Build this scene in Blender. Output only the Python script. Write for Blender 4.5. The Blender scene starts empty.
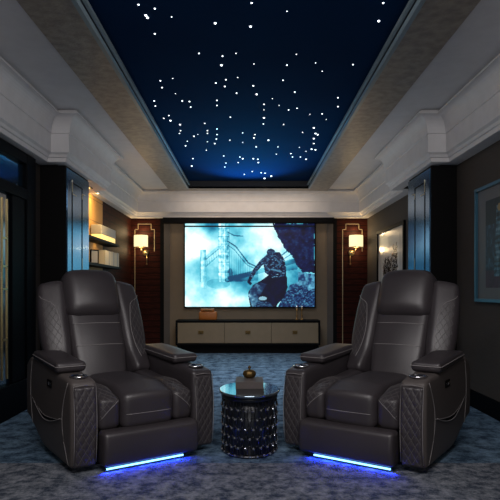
import bpy, bmesh, math, random
import numpy as np
from mathutils import Vector, Matrix
random.seed(7)
PI = math.pi
C = bpy.context.scene.collection
F = 560.0; VX = 248.5; VY = 289.0; EH = 1.15          # focal length in pixels, vanishing point, eye height

# ------------------------------------------------------------------ camera
cam_d = bpy.data.cameras.new('camera'); cam = bpy.data.objects.new('camera', cam_d); C.objects.link(cam)
cam.location = (0, 0, EH); cam.rotation_euler = (PI/2, 0, 0)
cam_d.sensor_width = 36; cam_d.lens = 36*F/500
cam_d.shift_x = (250-VX)/500; cam_d.shift_y = (VY-250)/500
cam_d.clip_start = 0.05
bpy.context.scene.camera = cam
# ------------------------------------------------------------------ world, lights, exposure
sc = bpy.context.scene
w = bpy.data.worlds.new('world'); sc.world = w; w.use_nodes = True
w.node_tree.nodes['Background'].inputs[0].default_value = (0.35, 0.45, 0.6, 1)
w.node_tree.nodes['Background'].inputs[1].default_value = 0.15
sc.view_settings.view_transform = 'Standard'; sc.view_settings.look = 'None'
sc.view_settings.exposure = 0.0; sc.view_settings.gamma = 1.0; sc.view_settings.use_curve_mapping = False

def area(name, loc, target, sx, sy, power, color, parent=None, spread=PI, spec=1.0):
    d = bpy.data.lights.new(name, 'AREA'); d.shape = 'RECTANGLE'; d.size = sx; d.size_y = sy
    d.energy = power; d.color = color; d.spread = spread; d.specular_factor = spec
    o = bpy.data.objects.new(name, d); C.objects.link(o); o.location = loc
    o.rotation_euler = (Vector(target)-Vector(loc)).to_track_quat('-Z', 'Y').to_euler()
    if parent: o.parent = parent
    return o
area('added_front_fill', (0, 1.7, 2.88), (0, 3.9, 0.3), 2.4, 0.7, 62, (1.0, 0.95, 0.94))  # added soft fill for the chairs, no ceiling fitting there
area('added_rear_fill', (0, -0.6, 1.3), (0, 3.5, 2.9), 2.6, 0.8, 21, (1.0, 0.98, 0.97), spec=0.1)  # added fill behind the camera to lift the near ceiling
area('added_mid_up_fill', (0, 7.6, 1.30), (0, 7.6, 2.9), 2.4, 2.6, 12, (1.0, 0.93, 0.88), spec=0.0)  # added fill that brightens the far ceiling, no fitting
area('added_mid_down_fill', (0, 7.2, 2.90), (0, 7.5, 0), 1.4, 2.2, 40, (0.80, 0.90, 1.0), spec=0.1, spread=2.0)  # added fill that brightens the middle of the carpet
area('added_screen_wall_fill', (0, 9.75, 2.86), (0, 10.38, 0.7), 2.4, 0.05, 9, (1.0, 0.80, 0.60), spec=0.2)  # added warm fill for the screen wall and drawers
bd = bpy.data.lights.new('added_blue_panel_fill', 'SPOT'); bd.energy = 340; bd.color = (0.02, 0.45, 1.0); bd.spot_size = 1.25; bd.spot_blend = 1.0; bd.shadow_soft_size = 0.1; bd.specular_factor = 0  # added blue fill, makes the star panel bluer towards its far end
bo = bpy.data.objects.new('added_blue_panel_fill', bd); C.objects.link(bo); bo.location = (0, 9.95, 2.0)
bo.rotation_euler = (Vector((0, 8.7, 3.05))-bo.location).to_track_quat('-Z', 'Y').to_euler()

# ------------------------------------------------------------------ materials
def mat(name, col, rough=0.5, metal=0.0, coat=0.0, spec=0.5, bump=0.0, bscale=60, col2=None, nscale=8, emit=None, estr=0.0, trans=0.0, stretch=(1,1,1), coord='Object', contrast=(0.35,0.65), detail=5, nrough=.5):
    m = bpy.data.materials.new(name); m.use_nodes = True
    nt = m.node_tree; b = nt.nodes['Principled BSDF']
    b.inputs['Base Color'].default_value = (*col, 1); b.inputs['Roughness'].default_value = rough
    b.inputs['Metallic'].default_value = metal; b.inputs['Coat Weight'].default_value = coat
    b.inputs['Specular IOR Level'].default_value = spec; b.inputs['Transmission Weight'].default_value = trans
    b.inputs['Coat Roughness'].default_value = 0.08
    if emit: b.inputs['Emission Color'].default_value = (*emit, 1); b.inputs['Emission Strength'].default_value = estr
    tc = nt.nodes.new('ShaderNodeTexCoord'); mp = nt.nodes.new('ShaderNodeMapping'); mp.inputs['Scale'].default_value = stretch
    nt.links.new(tc.outputs[coord], mp.inputs[0])
    n = nt.nodes.new('ShaderNodeTexNoise'); n.inputs['Scale'].default_value = nscale; n.inputs['Detail'].default_value = detail; n.inputs['Roughness'].default_value = nrough
    nt.links.new(mp.outputs[0], n.inputs['Vector'])
    r = nt.nodes.new('ShaderNodeValToRGB'); r.color_ramp.elements[0].position = contrast[0]; r.color_ramp.elements[1].position = contrast[1]
    c2 = col2 if col2 else tuple(c*0.93 for c in col)
    r.color_ramp.elements[0].color = (*c2, 1); r.color_ramp.elements[1].color = (*col, 1)
    nt.links.new(n.outputs['Fac'], r.inputs[0]); nt.links.new(r.outputs[0], b.inputs['Base Color'])
    if bump:
        n2 = nt.nodes.new('ShaderNodeTexNoise'); n2.inputs['Scale'].default_value = bscale; n2.inputs['Detail'].default_value = 3
        nt.links.new(mp.outputs[0], n2.inputs['Vector'])
        bp = nt.nodes.new('ShaderNodeBump'); bp.inputs['Strength'].default_value = bump; bp.inputs['Distance'].default_value = 0.01
        nt.links.new(n2.outputs['Fac'], bp.inputs['Height']); nt.links.new(bp.outputs[0], b.inputs['Normal'])
    return m

def vcol_mat(name, strength=None, rough=0.5, coat=0.0):
    m = bpy.data.materials.new(name); m.use_nodes = True; nt = m.node_tree; b = nt.nodes['Principled BSDF']
    a = nt.nodes.new('ShaderNodeAttribute'); a.attribute_name = 'Col'
    b.inputs['Roughness'].default_value = rough; b.inputs['Coat Weight'].default_value = coat; b.inputs['Coat Roughness'].default_value = 0.05
    if strength is None: nt.links.new(a.outputs['Color'], b.inputs['Base Color'])
    else:
        b.inputs['Base Color'].default_value = (0.01, 0.01, 0.01, 1)
        nt.links.new(a.outputs['Color'], b.inputs['Emission Color']); b.inputs['Emission Strength'].default_value = strength
    return m

def board_mat(name, col, col2, size, axis='Z', rough=0.4, coat=0.0, spec=.3, gap=.008):
    """boards or panels with thin dark joints every size metres along one axis"""
    m = mat(name, col, rough=rough, coat=coat, spec=spec, col2=col2, nscale=3, stretch=(2, 2, 30) if axis == 'Z' else (1, 1, 1))
    nt = m.node_tree; b = nt.nodes['Principled BSDF']
    tc = nt.nodes.new('ShaderNodeTexCoord'); sp = nt.nodes.new('ShaderNodeSeparateXYZ'); nt.links.new(tc.outputs['Object'], sp.inputs[0])
    md = nt.nodes.new('ShaderNodeMath'); md.operation = 'MODULO'; md.inputs[1].default_value = size
    nt.links.new(sp.outputs[axis], md.inputs[0])
    lt = nt.nodes.new('ShaderNodeMath'); lt.operation = 'LESS_THAN'; lt.inputs[1].default_value = gap; nt.links.new(md.outputs[0], lt.inputs[0])
    mx = nt.nodes.new('ShaderNodeMix'); mx.data_type = 'RGBA'; nt.links.new(lt.outputs[0], mx.inputs['Factor'])
    src = b.inputs['Base Color'].links[0].from_socket
    nt.links.new(src, mx.inputs[6]); mx.inputs[7].default_value = (col[0]*.25, col[1]*.25, col[2]*.25, 1)
    nt.links.new(mx.outputs[2], b.inputs['Base Color'])
    return m

M = {}
M['white'] = mat('white_plaster', (0.66, 0.65, 0.66), rough=0.55)
M['leaf'] = mat('silver_leaf_soffit', (0.40, 0.35, 0.29), rough=0.45, metal=0.35, col2=(0.27, 0.235, 0.20), nscale=14, bump=0.3, bscale=45)
M['trim'] = mat('blue_grey_metal_trim', (0.26, 0.34, 0.38), rough=0.35, metal=0.2)
M['darktrim'] = mat('dark_recess', (0.008, 0.010, 0.016), rough=0.5)
M['navy'] = mat('navy_star_panel', (0.0022, 0.022, 0.072), rough=0.9, spec=0.03, col2=(0.0020, 0.019, 0.064), nscale=1.5)
M['star'] = mat('star_light', (0.9, 0.95, 1), emit=(0.85, 0.93, 1.0), estr=3.2)
M['wall_r'] = board_mat('brown_wallcovering', (0.060, 0.050, 0.044), (0.054, 0.045, 0.040), 5.0, rough=.8)
M['wall_l'] = board_mat('brown_upholstered_panels', (0.050, 0.040, 0.035), (0.045, 0.036, 0.031), 0.5, rough=.7)
M['wall_b'] = mat('dark_back_wall', (0.03, 0.02, 0.017), rough=0.6)
M['taupe'] = mat('taupe_wall_panel', (0.225, 0.170, 0.112), rough=0.6)
M['taupe_dark'] = mat('dark_taupe_strip', (0.10, 0.085, 0.075), rough=0.5)
M['wood'] = board_mat('dark_red_wood', (0.055, 0.010, 0.005), (0.013, 0.002, 0.0015), 0.11, rough=0.6, spec=.12, gap=.022)
M['tan'] = board_mat('tan_niche_panel', (0.52, 0.30, 0.10), (0.48, 0.27, 0.09), 0.30, rough=0.6)
M['black'] = mat('black_lacquer', (0.002, 0.0025, 0.004), rough=0.45, spec=0.03)
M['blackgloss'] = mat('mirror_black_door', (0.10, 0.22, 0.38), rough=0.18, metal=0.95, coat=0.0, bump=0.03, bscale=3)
M['blackmat'] = mat('matt_black', (0.003, 0.003, 0.0035), rough=0.6, spec=0.12)
M['brass'] = mat('brass', (0.60, 0.44, 0.20), rough=0.3, metal=0.9)
M['inlay'] = mat('pale_brass_inlay', (0.62, 0.50, 0.30), rough=0.35, metal=0.6)
M['shade'] = mat('lit_linen_shade', (0.9, 0.8, 0.6), rough=0.7, emit=(1.0, 0.80, 0.42), estr=1.25, bump=0.2, bscale=30)
M['carpet'] = mat('navy_shag_carpet', (0.15, 0.235, 0.33), rough=0.95, col2=(0.018, 0.038, 0.070), nscale=7, detail=12, nrough=.8, contrast=(.42,.60), bump=1.0, bscale=70, coord='Object', spec=0.15)
M['carpet_lit'] = mat('lit_front_shag_carpet', (0.25, 0.265, 0.30), rough=0.95, col2=(0.030, 0.042, 0.065), nscale=11, detail=12, nrough=.8, contrast=(.42,.60), bump=1.0, bscale=90, spec=0.15)  # front of the carpet: light falloff put into a lighter colour
M['leather'] = mat('dark_brown_leather', (0.046, 0.039, 0.043), rough=0.40, spec=0.6, bump=0.10, bscale=130, col2=(0.038, 0.032, 0.036), nscale=3)
M['leather_side'] = mat('brown_grey_leather', (0.092, 0.078, 0.074), rough=0.5, spec=0.4, bump=0.1, bscale=130, nscale=3)
M['stitch'] = mat('grey_stitching', (0.28, 0.26, 0.26), rough=0.6)
M['stitch2'] = mat('dim_stitching', (0.13, 0.12, 0.12), rough=0.7)
M['chrome'] = mat('chrome', (0.8, 0.8, 0.82), rough=0.15, metal=1.0)
M['led'] = mat('led_strip', (0.5, 0.8, 1), emit=(0.22, 0.62, 1.0), estr=3.0)
M['cab'] = mat('taupe_drawer_front', (0.225, 0.165, 0.10), rough=0.5)
M['orange'] = mat('burnt_orange_leather', (0.42, 0.13, 0.02), rough=0.45)
M['glass_top'] = mat('black_glass_table_top', (0.30, 0.40, 0.48), rough=0.06, metal=0.9, coat=1.0)
M['crystal'] = mat('crystal_studs', (0.85, 0.88, 0.92), rough=0.08, metal=0.9)
M['gunmetal'] = mat('gunmetal_wire', (0.10, 0.10, 0.11), rough=0.25, metal=0.9)
M['drum'] = mat('dark_drum_lining', (0.010, 0.014, 0.022), rough=0.35)
M['book_dark'] = mat('dark_book_cover', (0.030, 0.026, 0.026), rough=0.45)
M['book_grey'] = mat('grey_brown_book_cover', (0.10, 0.082, 0.076), rough=0.55)
M['pages'] = mat('book_pages', (0.45, 0.40, 0.32), rough=0.8)
M['cream'] = mat('cream_book_spine', (0.62, 0.56, 0.44), rough=0.6)
M['greybook'] = mat('pale_grey_book_spine', (0.40, 0.39, 0.38), rough=0.6)
M['warm_strip'] = mat('warm_led', (1, .8, .5), emit=(1.0, 0.66, 0.25), estr=4.0)
M['ornament'] = mat('antique_brass', (0.16, 0.10, 0.035), rough=0.38, metal=0.8, bump=0.6, bscale=60)
M['frame_blue'] = mat('blue_glazed_frame', (0.05, 0.15, 0.22), rough=0.35, metal=0.6)
M['glass'] = mat('smoked_glass', (0.015, 0.05, 0.09), rough=0.14, metal=0.6, coat=0.6)
M['amber'] = mat('amber_glass', (0.40, 0.22, 0.07), rough=0.12, metal=0.4)

# ------------------------------------------------------------------ helpers
def link(name, me, m, parent=None):
    o = bpy.data.objects.new(name, me); C.objects.link(o)
    if m is not None: me.materials.append(m)
    if parent: o.parent = parent
    return o
def obj(name, bm, m, parent=None, smooth=False):
    me = bpy.data.meshes.new(name); bmesh.ops.recalc_face_normals(bm, faces=bm.faces); bm.to_mesh(me); bm.free()
    if smooth: me.polygons.foreach_set('use_smooth', [True]*len(me.polygons))
    return link(name, me, m, parent)
def tag(o, label=None, cat=None, group=None, kind=None):
    if label: o['label'] = label
    if cat: o['category'] = cat
    if group: o['group'] = group
    if kind: o['kind'] = kind
    return o
def empty(name, loc, rz=0):
    o = bpy.data.objects.new(name, None); C.objects.link(o); o.location = loc; o.rotation_euler = (0, 0, rz); o.empty_display_size = 0.1
    return o
def box(bm, c, h, bevel=0.0, rot=None, seg=2):
    """box with centre c, half sizes h"""
    r = bmesh.ops.create_cube(bm, size=2.0); vs = r['verts']
    for v in vs: v.co = Vector((v.co.x*h[0], v.co.y*h[1], v.co.z*h[2]))
    if bevel > 0:
        es = list({e for v in vs for e in v.link_edges})
        rr = bmesh.ops.bevel(bm, geom=es, offset=bevel, segments=seg, affect='EDGES', profile=0.5)
        vs = list({v for f in rr['faces'] for v in f.verts} | {v for v in vs if v.is_valid})
    for v in vs:
        if rot is not None: v.co = rot @ v.co
        v.co += Vector(c)
    return bm
def bx(lo, hi, bevel=0.0):
    bm = bmesh.new()
    return box(bm, [(a+b)/2 for a, b in zip(lo, hi)], [abs(b-a)/2 for a, b in zip(lo, hi)], bevel)
def add(bm, lo, hi, bevel=0.0):
    return box(bm, [(a+b)/2 for a, b in zip(lo, hi)], [abs(b-a)/2 for a, b in zip(lo, hi)], bevel)
def tube(bm, pts, r, n=6, closed=False):
    pts = [Vector(p) for p in pts]; rings = []; N = len(pts)
    for i, p in enumerate(pts):
        a = pts[(i-1) % N] if (closed or i > 0) else p; b = pts[(i+1) % N] if (closed or i < N-1) else p
        t = (b-a).normalized()
        up = Vector((0, 0, 1)) if abs(t.z) < 0.9 else Vector((0, 1, 0))
        x = t.cross(up).normalized(); y = x.cross(t)
        rr = r[i] if isinstance(r, (list, tuple)) else r
        rings.append([bm.verts.new(p + x*math.cos(2*PI*k/n)*rr + y*math.sin(2*PI*k/n)*rr) for k in range(n)])
    M_ = N if closed else N-1
    for i in range(M_):
        A = rings[i]; B = rings[(i+1) % N]
        for k in range(n): bm.faces.new((A[k], A[(k+1) % n], B[(k+1) % n], B[k]))
    if not closed:
        bm.faces.new(rings[0]); bm.faces.new(rings[-1][::-1])
    return bm
def lathe(bm, prof, c, n=32, sy=1.0):
    rings = []
    for r, z in prof:
        rings.append([bm.verts.new((c[0]+r*math.cos(2*PI*k/n), c[1]+r*sy*math.sin(2*PI*k/n), c[2]+z)) for k in range(n)])
    for i in range(len(rings)-1):
        for k in range(n): bm.faces.new((rings[i][k], rings[i][(k+1) % n], rings[i+1][(k+1) % n], rings[i+1][k]))
    bm.faces.new(rings[0][::-1]); bm.faces.new(rings[-1])
    return bm
def struct(name, bm, m): return tag(obj(name, bm, m), kind='structure')

# ------------------------------------------------------------------ room shell
W = 2.2; YB = 10.387; YR = -1.6; ZW = 2.456; ZS = 2.945
bm = bx((-2.6, YR, -0.1), (2.6, 3.70, 0)); struct('floor_front', bm, M['carpet_lit'])
bm = bx((-2.6, 3.70, -0.1), (2.6, YB+0.1, 0)); struct('floor', bm, M['carpet'])
struct('wall_left', bx((-W-0.1, YR, 0), (-W, YB, ZS)), M['wall_l'])
struct('wall_right', bx((W, YR, 0), (W+0.1, YB, ZS)), M['wall_r'])
struct('wall_back', bx((-W-0.1, YB, 0), (W+0.1, YB+0.1, ZS)), M['wall_b'])
struct('wall_rear', bx((-W-0.1, YR-0.1, 0), (W+0.1, YR, ZS)), M['wall_r'])
# white ceiling ring
TX, TY0, TY1 = 1.078, -0.9, 9.81
bm = bmesh.new()
add(bm, (-W-.1, YR-.1, ZS), (-TX-.02, YB+.1, ZS+.25)); add(bm, (TX+.02, YR-.1, ZS), (W+.1, YB+.1, ZS+.25))
add(bm, (-TX-.02, TY1+.02, ZS), (TX+.02, YB+.1, ZS+.25)); add(bm, (-TX-.02, YR-.1, ZS), (TX+.02, TY0-.02, ZS+.25))
struct('ceiling', bm, M['white'])
# metal leaf border
o = 1.42; zb = ZS-0.03
bm = bmesh.new()
add(bm, (-o, TY0-.3, zb), (-TX, TY1, ZS)); add(bm, (TX, TY0-.3, zb), (o, TY1, ZS))
add(bm, (-o, TY1, zb), (o, YB-.318, ZS)); add(bm, (-TX, TY0-.3, zb), (TX, TY0, ZS))
struct('trim_1', bm, M['leaf'])
bm = bmesh.new()
for s in (-1, 1):
    add(bm, (s*(TX-.030), TY0, zb-.012), (s*(TX-.0), TY1, zb+.03)); 
    add(bm, (s*(TX-.055), TY0, zb+.05), (s*(TX-.03), TY1, zb+.075))
struct('trim_2', bm, M['trim'])
bm = bmesh.new()
add(bm, (-TX-.02, TY0, ZS+.0), (-TX, TY1, ZS+.12)); add(bm, (TX, TY0, ZS), (TX+.02, TY1, ZS+.12))
add(bm, (-TX, TY1, zb), (TX, TY1+.02, ZS+.12)); add(bm, (-TX, TY0-.02, ZS), (TX, TY0, ZS+.12))
struct('trim_3', bm, M['darktrim'])
# star panel
zp = ZS+.10
sp = empty('star_panel', (0, (TY0+TY1)/2, zp))
tag(sp, 'dark navy ceiling panel dotted with white star lights inside the tray', 'ceiling panel')
def local(bm, e):
    for v in bm.verts: v.co -= Vector(e.location)
    return bm
obj('panel', local(bx((-TX, TY0, zp), (TX, TY1, zp+.03)), sp), M['navy'], sp)
S = """51,8,1 80,15,1 64,27,2 67,31,2 110,30,0 80,60,1 253,5,1 316,20,0 488,5,1 480,37,2 188,41,2 251,47,2 159,95,1 201,100,1 225,95,0 333,97,0 199,116,2 189,148,1 257,114,0 316,116,1 367,112,0 434,115,1 379,127,0 90,144,1 112,140,0 93,156,1 207,142,1 205,154,1 228,138,0 309,143,1 256,153,1 226,166,1 262,168,2 330,164,1 129,180,1 142,181,1 144,191,1 117,167,0 79,180,1 81,189,1 65,183,0 191,179,1 191,188,1 275,186,1 290,176,0 302,188,0 319,196,1 334,193,1 407,174,1 407,190,1 105,206,1 96,211,1 108,215,2 124,238,1 126,233,1 215,209,1 275,196,0 275,210,2 274,221,1 357,204,0 379,203,1 386,213,0 191,230,1 191,240,1 174,233,1 174,238,1 169,220,1 150,243,1 157,240,0 237,237,1 259,240,1 257,246,1 283,250,2 190,248,1 187,256,1 174,253,0 237,254,0 135,260,1 261,262,1 364,228,2 367,238,2 371,240,2 364,247,2 364,256,1 360,266,2 367,267,2 338,263,0 323,274,1 326,280,1 340,280,1 350,270,0 148,283,1 146,296,2 203,278,1 207,291,1 205,298,1 232,280,1 237,283,2 229,290,1 240,311,1 254,306,1 256,283,1 265,290,1 270,308,1 277,309,1 276,318,2 288,314,2 264,284,1 350,284,1 378,288,1 297,275,0 172,268,0 214,250,0 310,222,0 344,236,0 300,262,0 125,222,1 138,252,0"""
spots = []
for t in S.split():
    a, b, c = map(int, t.split(',')); px = 110+a/1.786; py = b/1.786
    Y = (zp-EH)*F/(VY-py); X = (px-VX)*Y/F
    if abs(X) < TX-.06 and Y < TY1-.05: spots.append((X, Y, c))
for k in range(14):                                    # a few more over the camera
    spots.append((random.uniform(-.9, .9), random.uniform(-.5, 3.4), random.choice((0, 1, 2))))
me_star = {}
def star_bm(x, y, z, r):
    b = bmesh.new(); bmesh.ops.create_icosphere(b, subdivisions=2, radius=r)
    for v in b.verts: v.co += Vector((x, y, z))
    return b
for k, (x, y, c) in enumerate(spots[:100]):
    rad = (0.0055, 0.0085, 0.0115)[c]*(0.55+0.065*y)
    key = round(rad, 3)
    if key not in me_star:
        b = star_bm(0, 0, 0, rad); me = bpy.data.meshes.new('star'); b.to_mesh(me); b.free(); me.materials.append(M['star']); me_star[key] = me
    s_ = bpy.data.objects.new('star', me_star[key]); C.objects.link(s_); s_.parent = sp
    s_.location = (x-sp.location.x, y-sp.location.y, 0)
bm = bmesh.new()
for (x, y, c) in spots[100:]:
    r = bmesh.ops.create_icosphere(bm, subdivisions=2, radius=(0.0055, 0.0085, 0.0115)[c]*(0.72+0.075*y))
    for v in r['verts']: v.co += Vector((x, y-sp.location.y, 0))
tag(obj('stars', bm, M['star'], sp), kind='stuff')

# cornice, swept round the room with steps over the black cabinets
prof = [(0.0, 2.456), (.130, 2.456), (.136, 2.460), (.136, 2.498), (.150, 2.505), (.160, 2.530), (.182, 2.548), (.182, 2.735), (.192, 2.740)]
for k in range(1, 9):
    a = k/8*PI/2
    prof.append((.192+.105*(1-math.cos(a)), 2.740+.165*math.sin(a)))
prof += [(.312, 2.905), (.312, 2.922), (.285, 2.924), (.285, 2.9449), (0, 2.9449)]
YP0, YP1, PJ = 5.90, 7.30, 0.185
path = [(-W, YR), (-W, YP0), (-W+PJ, YP0), (-W+PJ, YP1), (-W, YP1), (-W, YB), (W, YB), (W, YP1), (W-PJ, YP1), (W-PJ, YP0), (W, YP0), (W, YR)]
bm = bmesh.new(); N = len(path); cols_ = []
for i in range(N):
    p = Vector(path[i]).to_2d(); a = Vector(path[i-1]).to_2d(); b = Vector(path[(i+1) % N]).to_2d()
    n1 = (p-a).normalized(); n2 = (b-p).normalized()
    n1 = Vector((n1.y, -n1.x)); n2 = Vector((n2.y, -n2.x))
    cols_.append([bm.verts.new((p.x+(n1.x+n2.x)*d, p.y+(n1.y+n2.y)*d, z)) for d, z in prof])
for i in range(N):
    A = cols_[i]; B = cols_[(i+1) % N]
    for k in range(len(prof)-1): bm.faces.new((A[k], B[k], B[k+1], A[k+1]))
struct('trim_4', bm, M['white'])
# baseboards
bb = bmesh.new(); add(bb, (W-.02, YR, 0), (W, 5.9, .16)); struct('baseboard_right', bb, M['black'])
bb = bmesh.new(); add(bb, (-W, 5.56, 0), (-W+.02, 5.9, .16)); struct('baseboard_left', bb, M['black'])

# wood cladding, taupe screen wall
def wall_panel(n, lo, hi, m): return struct('trim_%d' % n, bx(lo, hi), M[m])
wall_panel(5, (-W, 8.33, 0), (-W+.03, YB-.03, ZW), 'wood')
wall_panel(6, (-W, 6.72, 0), (-W+.03, 8.33, ZW), 'tan')
wall_panel(7, (-W, YB-.03, 0), (-1.56, YB, ZW), 'wood')
wall_panel(8, (1.56, YB-.03, 0), (W, YB, ZW), 'wood')
wall_panel(9, (-1.45, YB-.05, 0), (1.45, YB, ZW), 'taupe')
wall_panel(10, (-1.56, YB-.06, 0), (-1.45, YB, ZW), 'taupe_dark')
wall_panel(11, (1.45, YB-.06, 0), (1.56, YB, ZW), 'taupe_dark')
wall_panel(14, (1.56, YB-.05, 0), (1.63, YB-.03, ZW), 'blackmat')
wall_panel(15, (-1.63, YB-.05, 0), (-1.56, YB-.03, ZW), 'blackmat')
# brass inlays: stepped frame lines on the wood panels
for s, n in ((-1, 12), (1, 13)):
    bm = bmesh.new(); y = YB-.034
    def seg(x0, z0, x1, z1):
        add(bm, (min(s*x0, s*x1)-.006, y-.004, min(z0, z1)-.006), (max(s*x0, s*x1)+.006, y+.003, max(z0, z1)+.006))
    seg(1.80, 2.35, 2.04, 2.35); seg(1.80, 2.35, 1.80, 2.25); seg(2.04, 2.35, 2.04, 2.25)
    seg(1.74, 2.25, 1.80, 2.25); seg(2.04, 2.25, 2.10, 2.25); seg(1.74, 2.25, 1.74, .12 if s > 0 else 1.85); seg(2.10, 2.25, 2.10, 1.85 if s > 0 else .12)
    struct('trim_%d' % n, bm, M['inlay'])

# ------------------------------------------------------------------ black lacquer wall cabinets
def wall_cabinet(s, label):
    e = empty('tall_cabinet', (s*(W-.145), 6.31, 0)); tag(e, label, 'cabinet', 'tall black cabinets')
    y0, y1, xi, xo = 5.905, 6.71, W-.29, W-.002
    def loc(b): return local(b, e)
    obj('body', loc(bx((s*(xi+.014), y0, 0), (s*xo, y1, ZW-.004), .004)), M['blackmat'], e)
    # door leaf with three vertical fields in mirror-black lacquer on the side that faces the room
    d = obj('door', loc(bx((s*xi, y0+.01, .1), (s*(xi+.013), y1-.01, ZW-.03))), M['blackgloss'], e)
    b = bmesh.new()
    def st(ya, za, yb, zb_, t=.011):
        add(b, (s*(xi-.004), min(ya, yb)-t, min(za, zb_)-t), (s*(xi-.0), max(ya, yb)+t, max(za, zb_)+t))
    st(y0+.16, .15, y0+.16, 2.18); st(y0+.52, .15, y0+.52, 2.18); st(y0+.16, 2.30, y0+.52, 2.30, .006)
    st(y0+.16, 2.18, y0+.16, 2.30, .006); st(y0+.52, 2.18, y0+.52, 2.30, .006)
    obj('door_moulding', loc(b), M['black'], d)
    def st2(ya, za, yb, zb_, t=.003):
        b = bmesh.new(); add(b, (s*(xi-.007), min(ya, yb)-t, min(za, zb_)-t), (s*(xi-.001), max(ya, yb)+t, max(za, zb_)+t)); obj('brass_inlay', loc(b), M['inlay'], d)
    st2(y0+.16, 2.18, y0+.30, 2.18); st2(y0+.52, 2.24, y0+.62, 2.24); st2(y0+.16, 2.2, y0+.16, 2.33); st2(y0+.52, 2.18, y0+.52, 2.24); st2(y0+.52, .9, y0+.52, 1.5, .002)
    return e
wall_cabinet(-1, 'tall black lacquer cabinet on the left wall beside the lit bookshelves')
wall_cabinet(1, 'tall black lacquer cabinet on the right wall beside the sketch picture')

# ------------------------------------------------------------------ glazed black door on the left wall (room structure)
y0, y1 = 3.6, 5.56; x0 = -W
dr = struct('door_1', bx((x0, y0, 0), (x0+.03, y1, 2.44)), M['black'])
b = bmesh.new()
for (a, c) in ((y0, y0+.16), (y1-.22, y1)): add(b, (x0+.03, a, 0), (x0+.09, c, 2.44), .006)
add(b, (x0+.03, y1-.52, .3), (x0+.075, y1-.22, 2.0), .006)
add(b, (x0+.03, y0+.16, 2.34), (x0+.09, y1-.22, 2.44), .006); add(b, (x0+.03, y0+.16, 2.0), (x0+.09, y1-.22, 2.1), .006)
add(b, (x0+.03, y0+.16, 0), (x0+.09, y1-.22, .3), .006); add(b, (x0+.03, y0+.83, .3), (x0+.09, y0+.93, 2.0), .006)
obj('door_frame', b, M['black'], dr)
b = bmesh.new(); add(b, (x0+.031, y0+.16, 2.1), (x0+.045, y1-.22, 2.34)); obj('transom_pane', b, M['glass'], dr)
for (a, c) in ((y0+.16, y0+.83), (y0+.93, y1-.52)):
    obj('pane', bx((x0+.031, a, .3), (x0+.045, c, 2.0)), M['glass'], dr)
b = bmesh.new()
for yy in (y0+.5, y1-.62):
    for q in (-.05, .05): add(b, (x0+.045, yy+q-.006, .35), (x0+.055, yy+q+.006, 1.95))
    for zz in (.7, 1.15, 1.35, 1.6): add(b, (x0+.045, yy-.05, zz-.008), (x0+.055, yy+.05, zz+.008))
obj('brass_grille', b, M['brass'], dr)

# ------------------------------------------------------------------ projection screen
e = empty('projection_screen', (0.024, YB-.11, 1.58)); tag(e, 'large lit cinema screen showing a crouching man and a misty bridge', 'screen')
sx0, sx1, sz0, sz1 = -1.165, 1.213, .825, 2.352; ys = YB-.10
b = bmesh.new()
for lo, hi in (((sx0-.02, ys-.02, sz0-.02), (sx0, ys+.03, sz1)), ((sx1, ys-.02, sz0-.02), (sx1+.02, ys+.03, sz1)), ((sx0, ys-.02, sz0-.02), (sx1, ys+.03, sz0)), ((sx0-.02, ys+.004, sz0-.02), (sx1+.02, ys+.045, sz1))): add(b, lo, hi)
obj('frame', local(b, e), M['blackmat'], e)
# ---- picture on the screen, computed into a colour attribute on a fine grid
def vnoise(xx, yy, seed):
    rs = np.random.RandomState(seed); g = rs.rand(64, 64)
    xi = np.floor(xx).astype(int); yi = np.floor(yy).astype(int); fx = xx-xi; fy = yy-yi
    fx = fx*fx*(3-2*fx); fy = fy*fy*(3-2*fy)
    G = lambda i, j: g[i % 64, j % 64]
    return (G(xi, yi)*(1-fx)+G(xi+1, yi)*fx)*(1-fy)+(G(xi, yi+1)*(1-fx)+G(xi+1, yi+1)*fx)*fy
def fbm(x, y, s, f=4, o=5):
    t = 0; a = .5; n = 0
    for k in range(o):
        t = t+a*vnoise(x*f, y*f, s+k); n += a; a *= .55; f *= 2
    return t/n
def inpoly(P, x, y):
    ins = np.zeros(x.shape, bool); j = len(P)-1
    for i in range(len(P)):
        xi, yi = P[i]; xj, yj = P[j]
        ins ^= ((yi > y) != (yj > y)) & (x < (xj-xi)*(y-yi)/((yj-yi) if yj != yi else 1e-9)+xi)
        j = i
    return ins
def segd(x, y, pts):
    d = np.full(x.shape, 1e9)
    for (a, b_), (c, e_) in zip(pts[:-1], pts[1:]):
        vx, vy = c-a, e_-b_; t = np.clip(((x-a)*vx+(y-b_)*vy)/(vx*vx+vy*vy+1e-12), 0, 1)
        d = np.minimum(d, np.hypot(x-a-t*vx, y-b_-t*vy))
    return d
def picture(name, nx, ny, img, o3, ux, uy, m, parent):
    """grid of nx x ny quads, img[ny,nx,3] linear, o3 origin (top left), ux / uy edge vectors"""
    o3, ux, uy = Vector(o3), Vector(ux), Vector(uy)
    vs = [o3+ux*(i/nx)+uy*(j/ny) for j in range(ny+1) for i in range(nx+1)]
    fs = [(j*(nx+1)+i, (j+1)*(nx+1)+i, (j+1)*(nx+1)+i+1, j*(nx+1)+i+1) for j in range(ny) for i in range(nx)]
    me = bpy.data.meshes.new(name); me.from_pydata([v[:] for v in vs], [], fs)
    ca = me.color_attributes.new('Col', 'FLOAT_COLOR', 'CORNER')
    c = np.ones((ny*nx, 4, 4), np.float32); c[:, :, :3] = img.reshape(-1, 1, 3)
    ca.data.foreach_set('color', c.ravel())
    return link(name, me, m, parent)
def lin(c): return np.array([(v/255.0)**2.2 for v in c])
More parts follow.
